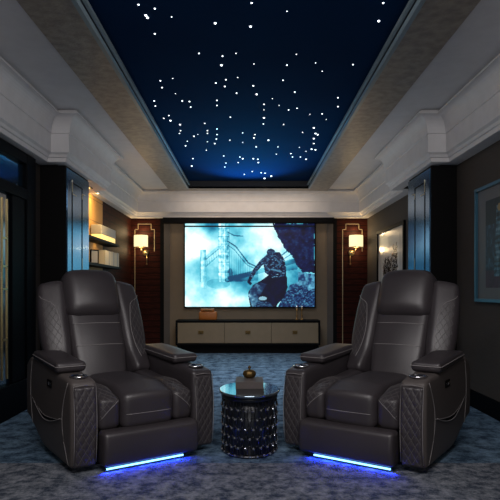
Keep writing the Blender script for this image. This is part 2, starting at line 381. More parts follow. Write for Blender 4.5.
def ramp(t, cs):
    t = np.clip(t, 0, 1)[..., None]; n = len(cs)-1; out = 0
    cs = [lin(c) for c in cs]
    idx = np.clip((t*n).astype(int), 0, n-1); f = t*n-idx; arr = np.array(cs)
    return arr[idx[..., 0]]*(1-f)+arr[idx[..., 0]+1]*f
nx, ny = 260, 166
U, V = np.meshgrid((np.arange(nx)+.5)/nx, (np.arange(ny)+.5)/ny)
X = U*460; Y = V*291                                    # picture space 460 x 291
n1 = fbm(U*1.6, V, 3, 3); n2 = fbm(U*1.6, V, 19, 9)
t = .55+.85*(n1-.5)+.35*(n2-.5)
t += .42*np.exp(-(((X-45)/60)**2+((Y-80)/50)**2))+.35*np.exp(-(((X-250)/80)**2+((Y-60)/50)**2))+.28*np.exp(-(((X-60)/130)**2+((Y-250)/60)**2))
t -= .30*np.exp(-(((X-90)/50)**2+((Y-15)/25)**2))
t -= .25*np.exp(-(((X-215)/60)**2+((Y-215)/40)**2)) + .22*np.clip((X-330)/130, 0, 1)
SKY = [(10, 60, 95), (35, 125, 155), (85, 180, 200), (145, 215, 226), (215, 244, 247), (250, 255, 255)]
def dark(mask, amt):
    global t
    t = np.where(mask, t-amt, t)
# bridge: two towers, walkway, deck, suspension chains
tex = fbm(U*3, V*2, 44, 14)
tw = ((X > 118) & (X < 158) & (Y < 205)); t = np.where(tw, .70+.7*(tex-.5)-.26*(X > 143), t)
tw = ((X > 54) & (X < 74) & (Y > 92) & (Y < 225)); t = np.where(tw, .66+.5*(tex-.5)-.2*(X > 66), t)
for xx in (119, 130, 142, 157, 55, 73): dark((abs(X-xx) < 1.2) & (Y < 205) & ((X > 100) | (Y > 92)), .20)
for yy in (18, 45, 72, 100, 135, 170): dark((abs(Y-yy) < 1.5) & (X > 118) & (X < 158), .18)
for (xx, yy) in ((136, 30), (136, 58), (136, 86), (136, 118), (136, 152), (150, 58), (150, 86), (150, 118), (125, 86), (125, 118)): dark(((X-xx)/3.5)**2+((Y-yy)/9)**2 < 1, .2)
dark(segd(X, Y, [(74, 120), (118, 84)]) < 6, .13); dark(segd(X, Y, [(74, 126), (118, 90)]) < 1.5, .2); dark(segd(X, Y, [(74, 150), (118, 112)]) < 2.5, .16)
for q in range(6): dark(segd(X, Y, [(76+q*8, 122-q*6.5), (80+q*8, 146-q*6.5)]) < 1.0, .18)
dark(segd(X, Y, [(150, 198), (260, 168), (400, 128)]) < 8, .20)
dark(segd(X, Y, [(152, 62), (180, 80), (205, 112), (225, 138), (252, 150), (262, 150)]) < 2.2, .42)
dark(segd(X, Y, [(152, 76), (176, 92), (200, 122), (222, 146), (250, 158)]) < 1.5, .32)
dark(segd(X, Y, [(152, 30), (175, 42), (205, 44)]) < 2.2, .3)
dark(segd(X, Y, [(300, 140), (345, 110), (385, 78)]) < 2.4, .45); dark(segd(X, Y, [(310, 150), (350, 124), (395, 96)]) < 1.6, .35)
dark(inpoly([(150, 185), (260, 160), (260, 200), (150, 205)], X, Y), .16)
dark(inpoly([(330, 135), (400, 118), (400, 160), (330, 170)], X, Y), .20)
dark(((X-160)/10)**2+((Y-178)/22)**2 < 1, .2)
dark(((X-118)/42)**2+((Y-210)/18)**2 < 1, .12)
for xx in np.linspace(158, 245, 12): dark((abs(X-xx) < .8) & (Y > 90+(xx-158)*.6) & (Y < 178), .12)
img = ramp(t, SKY)
def paint(mask, colimg):
    global img
    img = np.where(mask[..., None], colimg, img)
rk = fbm(U*3.2, V*2, 71, 12); rk2 = fbm(U*3.2+U*V, V*4, 90, 22)
ROCK = [(4, 6, 30), (12, 20, 60), (30, 60, 100), (80, 150, 180), (150, 215, 225)]
paint(inpoly([(308, 0), (460, 0), (460, 175), (432, 170), (420, 172), (400, 150), (384, 118), (352, 84), (330, 45)], X+10*(rk-.5), Y+10*(rk2-.5)), ramp(.02+.55*np.clip(rk*1.2-.35, 0, 1)+.5*np.clip(rk2-.5, 0, 1), ROCK))
paint(inpoly([(402, 170), (460, 178), (460, 205), (402, 205)], X, Y), ramp(.45+.9*(rk-.4), ROCK))
paint(inpoly([(372, 215), (400, 205), (460, 195), (460, 240), (360, 245)], X, Y), ramp(.62+.9*(rk-.5), ROCK))
paint(inpoly([(330, 291), (345, 262), (362, 235), (385, 226), (420, 214), (440, 235), (460, 225), (460, 291)], X, Y), ramp(.25+1.1*(rk2-.35), ROCK))
# crouching man seen from behind
BODY = [(3, 5, 26), (10, 14, 48), (24, 50, 84), (70, 120, 150), (170, 215, 225)]
bt = .06+.55*np.clip(rk-.48, 0, 1)
paint(inpoly([(232, 291), (226, 262), (224, 240), (242, 215), (275, 196), (300, 178), (352, 168), (362, 188), (364, 225), (352, 258), (330, 280), (325, 291)], X, Y), ramp(bt, BODY))
paint(inpoly([(224, 250), (236, 222), (262, 205), (290, 212), (275, 236), (262, 262), (258, 291), (238, 291)], X, Y), ramp(.55+1.0*(rk-.5)-.004*(X-240), BODY))
paint(inpoly([(284, 172), (278, 140), (288, 112), (304, 98), (336, 100), (352, 122), (360, 160), (358, 184), (310, 190)], X, Y), ramp(.14+2.4*np.clip(rk2-.47, 0, 1), BODY))
paint(segd(X, Y, [(296, 116), (268, 140), (246, 166), (232, 192)]) < 11-(300-X)*.07, ramp(.36+1.2*(rk2-.45), BODY))
paint(segd(X, Y, [(232, 190), (226, 204), (232, 210)]) < 5, ramp(bt+.1, BODY))
paint(((X-305)/15)**2+((Y-100)/12)**2 < 1, ramp(.25+1.2*(rk2-.4), BODY))
paint(segd(X, Y, [(308, 160), (340, 168)]) < 3.0, ramp(.7+0*X, BODY)); paint(segd(X, Y, [(318, 120), (338, 140), (322, 150)]) < 2.5, ramp(.6+0*X, BODY))
paint(((X-276)/14)**2+((Y-262)/7)**2 < 1, ramp(.85+0*X, BODY)); paint(inpoly([(244, 291), (262, 270), (300, 276), (312, 291)], X, Y), ramp(.45+1.2*(rk2-.5), BODY))
paint((Y > 7) & (Y < 13), np.zeros_like(img)+lin((5, 8, 12)))
picture('screen_picture', nx, ny, img, (sx0-e.location.x, ys+.003-e.location.y, sz1-e.location.z), (sx1-sx0, 0, 0), (0, 0, -(sz1-sz0)), vcol_mat('lit_screen_picture', 1.35, 0.5), e)
e = tag(obj('screen_housing', bx((-1.56, YB-.20, 2.352), (1.56, YB-.065, ZW-.003), .006), M['blackmat']), 'long black housing box fixed above the cinema screen', 'screen housing')

# ------------------------------------------------------------------ wall sconces
def sconce(s, label):
    e = empty('wall_sconce', (s*1.90, YB-.034, 1.82)); tag(e, label, 'wall lamp', 'pair of wall sconces')
    dx = s*.06
    b = bmesh.new(); lathe(b, [(.11, 0), (.125, .005), (.125, .215), (.11, .22)], (dx, -.15, .09), 28)
    obj('lamp_shade', b, M['shade'], e, True)
    b = bmesh.new(); lathe(b, [(.127, 0), (.129, .004), (.127, .008)], (dx, -.15, .088), 28); obj('shade_rim', b, M['brass'], e, True); b = bmesh.new(); lathe(b, [(.127, 0), (.129, .004), (.127, .008)], (dx, -.15, .306), 28)
    obj('shade_rim', b, M['brass'], e, True)
    b = bmesh.new()
    r = bmesh.ops.create_uvsphere(b, u_segments=20, v_segments=12, radius=.055)
    for v in r['verts']: v.co = Vector((v.co.x, v.co.y*.45-.024, v.co.z))
    obj('backplate', b, M['brass'], e, True)
    b = bmesh.new(); tube(b, [(0, -.03, 0), (0, -.09, -.005), (dx*.6, -.14, .02), (dx, -.15, .085)], .010, 8)
    obj('lamp_arm', b, M['brass'], e, True)
    b = bmesh.new(); tube(b, [(-dx*.4, -.03, -.04), (-dx*.4, -.03, -.2)], .008, 8)
    bmesh.ops.create_uvsphere(b, u_segments=12, v_segments=8, radius=.016, matrix=Matrix.Translation((-dx*.4, -.03, -.21)))
    obj('drop_finial', b, M['brass'], e, True)
    for z, p in ((.36, 1.5), (.05, 1.1)):
        d = bpy.data.lights.new('sconce_bulb', 'POINT'); d.energy = p*2.8; d.specular_factor = 0.0; d.color = (1, .72, .38); d.shadow_soft_size = .05
        o = bpy.data.objects.new('sconce_bulb', d); C.objects.link(o); o.parent = e; o.location = (dx, -.15, z)
sconce(-1, 'brass wall sconce with lit cream shade, on the wood panel left of the screen')
sconce(1, 'brass wall sconce with lit cream shade, on the wood panel right of the screen')

# ------------------------------------------------------------------ media cabinet
yc = 9.937; e = empty('media_cabinet', (-.01, 10.1, 0)); tag(e, 'low taupe media cabinet with three drawers and black frame under the screen', 'cabinet')
cx0, cx1, cz0, cz1 = -1.295, 1.275, .15, .593
b = bmesh.new()
add(b, (cx0, yc, cz1-.035), (cx1, YB-.07, cz1), .004); add(b, (cx0, yc, cz0), (cx1, YB-.07, cz0+.03))
add(b, (cx0, yc, cz0+.03), (cx0+.035, YB-.07, cz1-.035)); add(b, (cx1-.035, yc, cz0+.03), (cx1, YB-.07, cz1-.035)); add(b, (cx0+.035, yc+.03, cz0+.03), (cx1-.035, YB-.07, cz1-.035))
obj('body', local(b, e), M['blackmat'], e)
obj('plinth', local(bx((cx0+.09, yc+.10, 0), (cx1-.09, YB-.18, cz0)), e), M['blackmat'], e)
wd = (cx1-cx0-.07)/3
for k in range(3):
    a = cx0+.035+k*wd
    d = obj('drawer', local(bx((a+.003, yc-.004, cz0+.04), (a+wd-.003, yc+.028, cz1-.045), .003), e), M['cab'], e)
    b = bmesh.new(); box(b, (a+wd/2, yc-.012, (cz0+cz1)/2+.01), (.045, .008, .030), .004); lathe(b, [(.012, 0), (.012, .02)], (a+wd/2, yc-.022, (cz0+cz1)/2), 10)
    obj('knob', local(b, e), M['ornament'], d)
for sx_ in (cx0+.05, cx1-.05):
    for yy in (yc+.06, YB-.13):
        obj('leg', local(bx((sx_-.025, yy-.025, 0), (sx_+.025, yy+.025, cz0), .003), e), M['blackmat'], e)
# orange case on the cabinet
e = empty('orange_case', (-.73, 10.14, cz1)); tag(e, 'small burnt orange leather case standing on the media cabinet, left of the screen centre', 'case')
b = bmesh.new(); box(b, (0, 0, .075), (.16, .08, .074), .02, seg=3); obj('body', b, M['orange'], e, True)
b = bmesh.new(); box(b, (-.01, 0, .175), (.12, .07, .025), .012, seg=3); obj('lid', b, M['orange'], e, True)
b = bmesh.new(); tube(b, [(-.09, -.078, .16), (-.06, -.085, .175), (.05, -.085, .175), (.08, -.078, .16)], .006, 6); obj('handle', b, M['ornament'], e, True)
for k, (x, lb) in enumerate(((.875, 'slim glass candlestick with amber bands on the media cabinet, nearer the screen centre'), (.965, 'slim glass candlestick with amber bands on the media cabinet, nearer the right sconce'))):
    e = empty('candlestick', (x, 10.14, cz1)); tag(e, lb, 'candlestick', 'candlesticks on the media cabinet')
    b = bmesh.new(); lathe(b, [(.032, 0), (.032, .008), (.008, .015), (.008, .06), (.018, .075), (.008, .09), (.008, .15), (.018, .165), (.008, .18), (.02, .21)], (0, 0, 0), 14); obj('stem', b, M['amber'], e, True)
    b = bmesh.new(); lathe(b, [(.016, .205), (.022, .215), (.022, .25), (.016, .255)], (0, 0, 0), 14); obj('candle_cup', b, M['crystal'], e, True)

# ------------------------------------------------------------------ shelves and books on the left wall
def shelf(z, ya, yb, lb):
    o = tag(obj('wall_shelf', bx((-W+.031, ya, z-.035), (-1.99, yb, z), .003), M['blackmat']), lb, 'shelf', 'wall shelves')
shelf(1.83, 6.72, 8.62, 'upper black wall shelf carrying the long pale box')
shelf(1.49, 6.72, 8.75, 'lower black wall shelf carrying cream books and a photo frame')
shelf(1.12, 6.72, 8.75, 'bare black wall shelf under the row of cream books')
def book(x, y, z, t, h, d, m, label, group, lean=0):
    e = empty('book', (x, y, z)); tag(e, label, 'book', group)
    if lean: e.rotation_euler = (lean, 0, 0)
    b = bmesh.new(); add(b, (-d/2, -t/2, 0), (-d/2+.001+d, -t/2+.003, h)); add(b, (-d/2, t/2-.003, 0), (d/2, t/2, h)); add(b, (d/2-.004, -t/2, 0), (d/2, t/2, h))
    obj('cover', b, m, e)
    obj('pages', bx((-d/2+.004, -t/2+.003, .004), (d/2-.004, t/2-.003, h-.004)), M['pages'], e)
y = 7.80
ORD = ['first', 'second', 'third', 'fourth', 'fifth', 'sixth', 'seventh', 'eighth', 'ninth', 'tenth', 'eleventh', 'twelfth', 'last']
for k in range(13):
    t_ = (.075, .05, .06, .045, .08, .055, .05, .07, .06, .05, .045, .065, .05)[k]; h_ = .19+.022*random.random()
    g = k % 4 == 3
    book(-2.07, y+t_/2, 1.49, t_, h_, .15, M['greybook'] if g else M['cream'], ('pale grey' if g else 'cream')+' book on the lower wall shelf, '+ORD[k]+' from the photo frame', 'books on the lower wall shelf')
    y += t_+.006
e = empty('photo_frame', (-2.07, 7.52, 1.49)); e.rotation_euler = (0, 0, PI/2-.5); tag(e, 'small dark photo frame standing beside the books on the lower shelf', 'photo frame')
b = bmesh.new()
for lo, hi in (((-.075, -.008, 0), (-.06, .008, .19)), ((.06, -.008, 0), (.075, .008, .19)), ((-.06, -.008, 0), (.06, .008, .015)), ((-.06, -.008, .175), (.06, .008, .19))): add(b, lo, hi)
obj('frame', b, M['blackmat'], e); obj('photo', bx((-.06, -.003, .015), (.06, .003, .175)), M['greybook'], e)
e = empty('shelf_box', (-2.08, 8.05, 1.83)); tag(e, 'long pale box with warm light on its base put in as glow, on the upper wall shelf', 'box')
obj('warm_lit_base', bx((-.07, -.40, 0), (.07, .40, .075), .006), mat('warm_light_on_box', (1, .8, .4), emit=(1, .72, .22), estr=.9), e)  # warm light on the lower half of the box, put in as emission
obj('cover', bx((-.075, -.41, .076), (.075, .41, .2), .008), M['greybook'], e)
# warm strips under the shelves
area('shelf_warm_light', (-2.04, 7.9, 1.785), (-2.12, 7.9, 1.0), .04, 1.4, 2.0, (1, .70, .32), spec=0)
area('niche_warm_light', (-1.97, 7.6, 2.40), (-2.2, 7.75, 1.9), .05, 1.2, 15.0, (1, .66, .24), spec=0)

# ------------------------------------------------------------------ pictures on the right wall
def hung_picture(ya, yb, z0, z1, fw, fm, label, group=None):
    e = empty('framed_picture', (W-.02, (ya+yb)/2, (z0+z1)/2)); tag(e, label, 'picture')
    b = bmesh.new()
    for lo, hi in (((W-.035, ya, z0), (W-.001, ya+fw, z1)), ((W-.035, yb-fw, z0), (W-.001, yb, z1)), ((W-.035, ya+fw, z0), (W-.001, yb-fw, z0+fw)), ((W-.035, ya+fw, z1-fw), (W-.001, yb-fw, z1))): add(b, lo, hi)
    obj('frame', local(b, e), fm, e); return e
ya, yb, z0, z1 = 7.83, 9.48, 1.19, 2.115
e = hung_picture(ya, yb, z0, z1, .05, M['blackmat'], 'black framed ink sketch of bare trees on the right wall beside the sconce')
nx2, ny2 = 130, 90; U, V = np.meshgrid((np.arange(nx2)+.5)/nx2, (np.arange(ny2)+.5)/ny2)
im = np.zeros((ny2, nx2, 3))+lin((205, 198, 192)); rs = np.random.RandomState(5)
inner = (U > .14) & (U < .84) & (V > .10) & (V < .98)
im = np.where(inner[..., None], lin((225, 218, 210)), im)
msk = np.zeros(U.shape, bool)
for (u0, top) in ((.74, .28), (.70, .36), (.64, .30), (.60, .45), (.54, .52), (.48, .58), (.42, .50), (.36, .62), (.30, .55), (.26, .66)):
    pts = [(u0, .95)]; 
    for q in range(1, 7): pts.append((u0+rs.uniform(-.014, .014), .95-(.95-top)*q/6))
    msk |= segd(U, V, pts) < .011
    for q in range(2, 6):
        for s2 in (-1, 1): msk |= segd(U, V, [pts[q], (pts[q][0]+s2*rs.uniform(.03, .06), pts[q][1]-rs.uniform(.03, .1))]) < .007
nn = fbm(U*2, V*2, 33, 14); msk |= (nn > .50) & (V > .66) & (U > .22) & (U < .8); msk |= (nn > .6) & (V > .5) & (U > .3) & (U < .78)
im = np.where((msk & inner)[..., None], lin((30, 28, 30)), im)
# v axis from far end (yb) to near end (ya), as one looks at it
picture('print', nx2, ny2, im, (W-.012-e.location.x, yb-.05-e.location.y, z1-.05-e.location.z), (0, -(yb-ya-.1), 0), (0, 0, -(z1-z0-.1)), vcol_mat('sketch_print', None, .25, .35), e)
ya, yb, z0, z1 = 4.05, 5.37, 1.03, 2.10
e = hung_picture(ya, yb, z0, z1, .03, M['frame_blue'], 'large blue framed dark print of a tower on the near right wall')
im = np.zeros((ny2, nx2, 3))+lin((92, 90, 92))
inner = (U > .14) & (U < .90) & (V > .11) & (V < .90)
nn = fbm(U*3, V*2, 61, 10)
art = ramp(.15+.9*(nn-.3), [(8, 12, 20), (20, 40, 60), (50, 90, 115), (110, 150, 165)])
art = np.where((V < .33)[..., None], ramp(.0+.3*nn, [(5, 6, 10), (20, 26, 36), (40, 50, 60)]), art)
art = np.where((V > .74)[..., None], ramp(nn, [(25, 14, 24), (60, 30, 50), (70, 40, 55)]), art)
tw = (abs(U-.36) < .07*(.4+V)) & (V > .18) & (V < .8); art = np.where(tw[..., None], ramp(.2+1.3*(nn-.3)-.3*((V*40) % 2 < 1), [(10, 20, 30), (60, 100, 120), (130, 160, 170)]), art)
art = np.where((np.hypot((U-.36)*1.3, V-.2) < .035)[..., None], lin((150, 125, 80)), art)
im = np.where(inner[..., None], art, im)
picture('print', nx2, ny2, im, (W-.012-e.location.x, yb-.03-e.location.y, z1-.03-e.location.z), (0, -(yb-ya-.06), 0), (0, 0, -(z1-z0-.06)), vcol_mat('tower_print', None, .5, 0), e)

# ------------------------------------------------------------------ recliners
def axis_pts(h, r, m, k=5):
    out = [-h+r*(1-math.cos(i/k*PI/2)) for i in range(k)]
    inner = h-r
    out += [-inner+2*inner*i/m for i in range(m+1)]
    out += [h-r*(1-math.cos(i/k*PI/2)) for i in range(k-1, -1, -1)]
    return out
def rbox(h, r, m=(6, 6, 6), fn=None, bm=None, k=5):
    """rounded box as a dense grid; fn(p, n) -> new position"""
    bm = bm or bmesh.new(); r = min(r, *(x*.999 for x in h)); ax = [axis_pts(h[i], r, m[i], k) for i in range(3)]
    cache = {}
    def V_(i, j, l):
        key = (i, j, l)
        if key not in cache:
            p = Vector((ax[0][i], ax[1][j], ax[2][l]))
            q = Vector([max(-(h[a]-r), min(h[a]-r, p[a])) for a in range(3)])
            d = p-q; n = d.normalized() if d.length > 1e-9 else Vector((0, 0, 1)); pos = q+n*r
            if fn: pos = fn(pos, n)
            cache[key] = bm.verts.new(pos)
        return cache[key]
    n = [len(a)-1 for a in ax]
    for (a, b_, c) in ((0, 1, 2), (1, 2, 0), (2, 0, 1)):
        for side in (0, n[c]):
            for i in range(n[a]):
                for j in range(n[b_]):
                    idx = []
                    for (di, dj) in ((0, 0), (1, 0), (1, 1), (0, 1)):
                        t_ = [0, 0, 0]; t_[a] = i+di; t_[b_] = j+dj; t_[c] = side; idx.append(V_(*t_))
                    if side == 0: idx.reverse()
                    bm.faces.new(idx)
    return bm
def quilt(u, v, p, amp):
    a = u/p[0]+v/p[1]; b_ = u/p[0]-v/p[1]
    s_ = min(abs(math.sin(PI*a)), abs(math.sin(PI*b_)))
    return amp*(s_**.55)
def xf(bm, loc=(0, 0, 0), rot=(0, 0, 0)):
    from mathutils import Euler
    R_ = Euler(rot).to_matrix()
    for v in bm.verts: v.co = R_ @ v.co+Vector(loc)
    return bm
def smoothstep(a, b_, x):
    t_ = max(0, min(1, (x-a)/(b_-a))); return t_*t_*(3-2*t_)

def diag_lines(bm, inside, mp, p0, p1, ur, vr, r=.0017, n=90):
    for fam in (-1, 1):
        lo = int(math.floor(ur[0]/p0-abs(max(vr, key=abs))/p1))-2; hi = int(math.ceil(ur[1]/p0+abs(max(vr, key=abs))/p1))+2
        for k in range(lo, hi):
            run = []
            for i in range(n+1):
                v = vr[0]+(vr[1]-vr[0])*i/n; u = (k-fam*v/p1)*p0
                if ur[0] <= u <= ur[1] and inside(u, v): run.append(mp(u, v))
                else:
                    if len(run) > 1: tube(bm, run, r, 4)
                    run = []
            if len(run) > 1: tube(bm, run, r, 4)
AX = .428; AHW = .0830; AF, AB = -.50, .60            # arm centre offset, arm half width, front / back ends
def ztop(y): return .590+.045*smoothstep(-.35, .4, y)-.07*smoothstep(.48, .62, y)
def zbot(y): return .030+.15*smoothstep(.05, .60, y)
def recliner(s, loc, rz, label):
    """s: -1 outer side to local -x, +1 outer side to local +x"""
    e = empty('recliner_chair', loc, rz); tag(e, label, 'armchair', 'pair of power recliners')
    L = M['leather']
    obj('base', bx((-.40, -.40, .0), (.40, .40, .14), .02), M['blackmat'], e)
    for sd in (-1, 1):
        def fn(p, n, sd=sd):
            y_ = p.y; tz = (p.z+.27)/.54
            z = zbot(y_)+(ztop(y_)-zbot(y_))*tz
            y2 = y_
            y2 = y_ = -.5+(p.y+.5)*1.1
            z = zbot(y_)+(ztop(y_)-zbot(y_))*tz
            if p.y < -.38: y2 -= .022*math.sin(PI*max(0, min(1, tz)))          # bulged front
            if p.y < -.30: z -= .018*smoothstep(.6, 1, tz)*smoothstep(-.38, -.5, p.y)
            x = p.x*(1+.05*math.sin(PI*max(0, min(1, tz))))
            return Vector((x, y2, z))
        b = rbox((AHW, .50, .27), .028, (4, 26, 16), fn); xf(b, (sd*AX, 0, 0))
        arm = obj('armrest', b, M['leather_side'] if sd == s else L, e, True)
        # quilted front facing
        def fq(p, n):
            z = .30+p.z; q = quilt(p.x, p.z, (.048, .078), .0045) if n.y < -.5 else 0
            edge = min(1, (.068-abs(p.x))/.012, (.247-abs(p.z))/.012); edge = max(0, edge)
            return Vector((p.x, p.y-q*edge-.022*math.sin(PI*max(0, min(1, (z-.03)/.53))), z))
        b = rbox((.069, .014, .250), .012, (34, 2, 100), fq); xf(b, (sd*AX, -.498, -.012))
        tag(obj('quilted_panel', b, L, arm, True), 'diamond quilted leather front')
        # seam round the front facing
        b = bmesh.new()
        tube(b, [(sd*AX+a_*.071, -.512-.022*math.sin(PI*max(0, min(1, (z_-.03)/.53))), z_) for a_, z_ in [(-1, .06), (-1, .15), (-1, .25), (-1, .35), (-1, .45), (-1, .545), (0, .55), (1, .545), (1, .45), (1, .35), (1, .25), (1, .15), (1, .06)]], .0022, 5)
        tag(obj('seam', b, M['stitch'], arm, True), kind=None); b = bmesh.new()
        def ma(u, v): z_ = .30+v-.012; return (sd*AX+u, -.5135-.022*math.sin(PI*max(0, min(1, (z_+.012-.03)/.53))), z_)
        diag_lines(b, lambda u, v: True, ma, .048, .078, (-.062, .062), (-.235, .238), .0013)
        tag(obj('quilt_stitching', b, M['stitch2'], arm, True), kind='stuff'); b = bmesh.new()
        if sd == s:
            # outer side: curved seams, pocket and controls
            def oz(y_, t_): return zbot(y_)+(ztop(y_)-zbot(y_))*t_
            def ox(t_): return sd*(AX+AHW*(1+.05*math.sin(PI*t_))+.0012)
            def P(y_, t_): return (ox(t_), y_, oz(y_, t_))
            tube(b, [P(-.465+.13*math.sin(PI*t_), t_) for t_ in [i/12*.92+.03 for i in range(13)]], .002, 5)
            obj('stitching', b, M['stitch'], arm, True); b = bmesh.new()
            tube(b, [P(-.335+.78*q, .51-.10*q-.055*math.sin(PI*q)) for q in [i/14 for i in range(15)]], .002, 5)
            obj('stitching', b, M['stitch'], arm, True); b = bmesh.new()
            tube(b, [P(.40+.05*math.sin(PI*t_*.9), t_) for t_ in [i/12*.92+.03 for i in range(13)]], .002, 5)
            pk = bmesh.new(); N_ = 16
            up = [P(-.30+.66*q, .505-.09*q-.055*math.sin(PI*q)) for q in [i/N_ for i in range(N_+1)]]
            dn = [P(-.30+.66*q, .505-.09*q-.095*math.sin(PI*q)) for q in [i/N_ for i in range(N_+1)]]
            va = [pk.verts.new(Vector(p)+Vector((sd*.001, 0, 0))) for p in up]; vb = [pk.verts.new(Vector(p)+Vector((sd*.004, 0, 0))) for p in dn]
            for i in range(N_): pk.faces.new((va[i], va[i+1], vb[i+1], vb[i]))
            bmesh.ops.remove_doubles(pk, verts=pk.verts, dist=1e-5)
            obj('pocket_opening', pk, M['blackmat'], arm)
            tube(b, [Vector(p)+Vector((sd*.004, 0, 0)) for p in dn], .003, 5)
            cp = obj('control_panel', xf(rbox((.004, .052, .026), .004, (1, 2, 2), k=2), (sd*(AX+AHW*1.03+.002), -.05, .505)), M['blackmat'], arm)
            for q in (-.022, .016):
                obj('button', xf(rbox((.003, .012, .010), .003, (1, 1, 1), k=2), (sd*(AX+AHW*1.03+.006), -.05+q, .505)), M['gunmetal'] if q < 0 else M['chrome'], cp)
        obj('stitching', b, M['stitch'], arm, True)
        # cup holder
        b = bmesh.new(); lathe(b, [(.040, 0), (.060, .0), (.060, .008), (.052, .012), (.046, .010), (.044, .0015)], (sd*AX, -.395, ztop(-.395)-.004), 32)
        ch = obj('cup_holder', b, M['chrome'], arm, True)
        b = bmesh.new(); lathe(b, [(.043, 0), (.043, .003)], (sd*AX, -.395, ztop(-.395)-.001), 24); obj('cup_well', b, M['gunmetal'], ch)
        # padded console lid
        def fl(p, n):
            return Vector((p.x, p.y, p.z+.010*math.cos(p.x/.1*PI/2)*math.cos(p.y/.27*PI/2)*(1 if p.z > 0 else 0)+.03*smoothstep(-.28, .3, p.y)))
        b = rbox((.102, .300, .034), .027, (6, 12, 2), fl); xf(b, (sd*AX, .045, .632), (0, 0, 0))
        lid = obj('armrest_lid', b, L, e, True)
        b = bmesh.new(); loop = []
        for (cx_, cy_, a0) in ((.082, .280, 0), (-.082, .280, 90), (-.082, -.280, 180), (.082, -.280, 270)):
            for q in range(5):
                a_ = math.radians(a0+q*22.5); loop.append((cx_+.0215*math.cos(a_), cy_+.0215*math.sin(a_)))
        tube(b, [(sd*AX+x_, .045+y_, .632+.006+.03*smoothstep(-.28, .3, y_)) for x_, y_ in loop], .003, 5, closed=True)
        obj('piping', b, M['stitch'], lid, True)
        # seat bolster, quilted, flowing down from the back
        HX, HY, HZ, RB = .077, .37, .130, .050
        def fb(p, n, sd=sd):
            x, y_, z = p.x, p.y, p.z
            front = smoothstep(-.16, -.34, y_)
            return Vector((x, y_-.010*math.sin(PI*max(0, min(1, (z+.13)/.26)))*(1 if n.y < -.3 else 0), z-.040*front*max(0, z)/.13+.02*smoothstep(0, .35, y_)))
        def surf(u, v):
            core_y, core_z = HY-RB, HZ-RB; L1 = .32
            if v < L1: qy, qz, ny, nz = core_y-.62+L1-v+0, core_z, 0, 1; qy = -core_y+(L1-v)
            elif v < L1+RB*PI/2: a_ = (v-L1)/RB; qy, qz, ny, nz = -core_y, core_z, -math.sin(a_), math.cos(a_)
            else: qy, qz, ny, nz = -core_y, core_z-(v-L1-RB*PI/2), -1, 0
            cx_ = HX-RB; qx = max(-cx_, min(cx_, u)); sa = max(-.98, min(.98, (u-qx)/RB)); ca = math.sqrt(1-sa*sa)
            n_ = Vector((sa, ca*ny, ca*nz)); p_ = Vector((qx, qy, qz))+n_*RB
            return fb(p_, n_)+n_*.0008+Vector((sd*.265, -.14, .365))
        b = rbox((HX, HY, HZ), RB, (10, 24, 12), fb); xf(b, (sd*.265, -.14, .365))
        bl = obj('seat_bolster', b, L, e, True)
        b = bmesh.new(); diag_lines(b, lambda u, v: v < .455+sd*u*1.2, surf, .046, .075, (-.062, .062), (.02, .56), .0015)
        tag(obj('quilt_stitching', b, M['stitch2'], bl, True), kind='stuff')
        b = bmesh.new(); tube(b, [surf(u, .455+sd*u*1.2) for u in [-.062+.124*i/10 for i in range(11)]], .0020, 5); obj('stitching', b, M['stitch'], bl, True)
    # centre seat
    def fs(p, n):
        z = p.z-.035*smoothstep(-.18, -.36, p.y)*(1 if p.z > 0 else .2)+.012*math.cos(p.x/.20*PI/2)*(1 if p.z > 0 else 0)
        return Vector((p.x, p.y-(.012*math.cos(p.x/.20*PI/2) if n.y < -.5 else 0), z))
    b = rbox((.190, .39, .135), .055, (10, 14, 6), fs); xf(b, (0, -.14, .370))
    st = obj('seat_cushion', b, L, e, True)
    b = bmesh.new(); tube(b, [(x_, -.5305-.012*math.cos(x_/.20*PI/2), .335) for x_ in [-.16+.32*i/10 for i in range(11)]], .0022, 5)
    obj('stitching', b, M['stitch'], st, True)
    # footrest
    def ff(p, n): return Vector((p.x, p.y-.02*math.sin(PI*(p.z+.13)/.26)*(1 if n.y < 0 else 0), p.z))
    b = rbox((.338, .060, .110), .030, (10, 3, 10), ff); xf(b, (0, -.540, .142))
    obj('footrest', b, L, e, True)
    # LED strip
    obj('led_strip', bx((-.27+s*.045, -.590, .018), (.27+s*.045, -.580, .027)), M['led'], e)
    area('led_glow', (s*.045, -.585, .017), (s*.045, -.612, 0), .60, .015, 4.0, (0.01, 0.03, 1.0), e)
    # back
    tilt = -.42
    yb_, zb_ = .235, .475                                   # pivot
    def bk(b, loc, rot=(0, 0, 0)):
        xf(b, loc, rot); return xf(b, (s*.050, yb_, zb_), (tilt, 0, 0))
    def fsh(p, n): return Vector((p.x*(1-.06*smoothstep(.1, .4, p.z)), p.y+.0, p.z))
    b = rbox((.30, .07, .40), .06, (8, 3, 8), fsh); obj('back_shell', bk(b, (0, .13, .36)), M['leather_side'], e, True)
    for sd in (-1, 1):
        def fw(p, n, sd=sd):
            t_ = (p.z+.40)/.80
            x = p.x*(1.0-.10*smoothstep(.75, 1, t_)-.30*smoothstep(.45, 0, t_))+sd*(.015*math.sin(PI*t_))
            y_ = p.y-(.018*math.cos(p.x/.12*PI/2)*math.sin(PI*t_) if p.y < 0 else 0)-.05*smoothstep(.3, 0, t_)
            q = 0
            inn = -sd*p.x
            z = p.z-.015*smoothstep(.5, 1, t_)*(max(0, -inn)/.12)
            return Vector((x, y_-q, z))
        b = rbox((.112, .085, .400), .050, (10, 3, 20), fw)
        wg = obj('back_wing', bk(b, (sd*.285, .015, .390), (0, 0, sd*.30)), L, e, True)
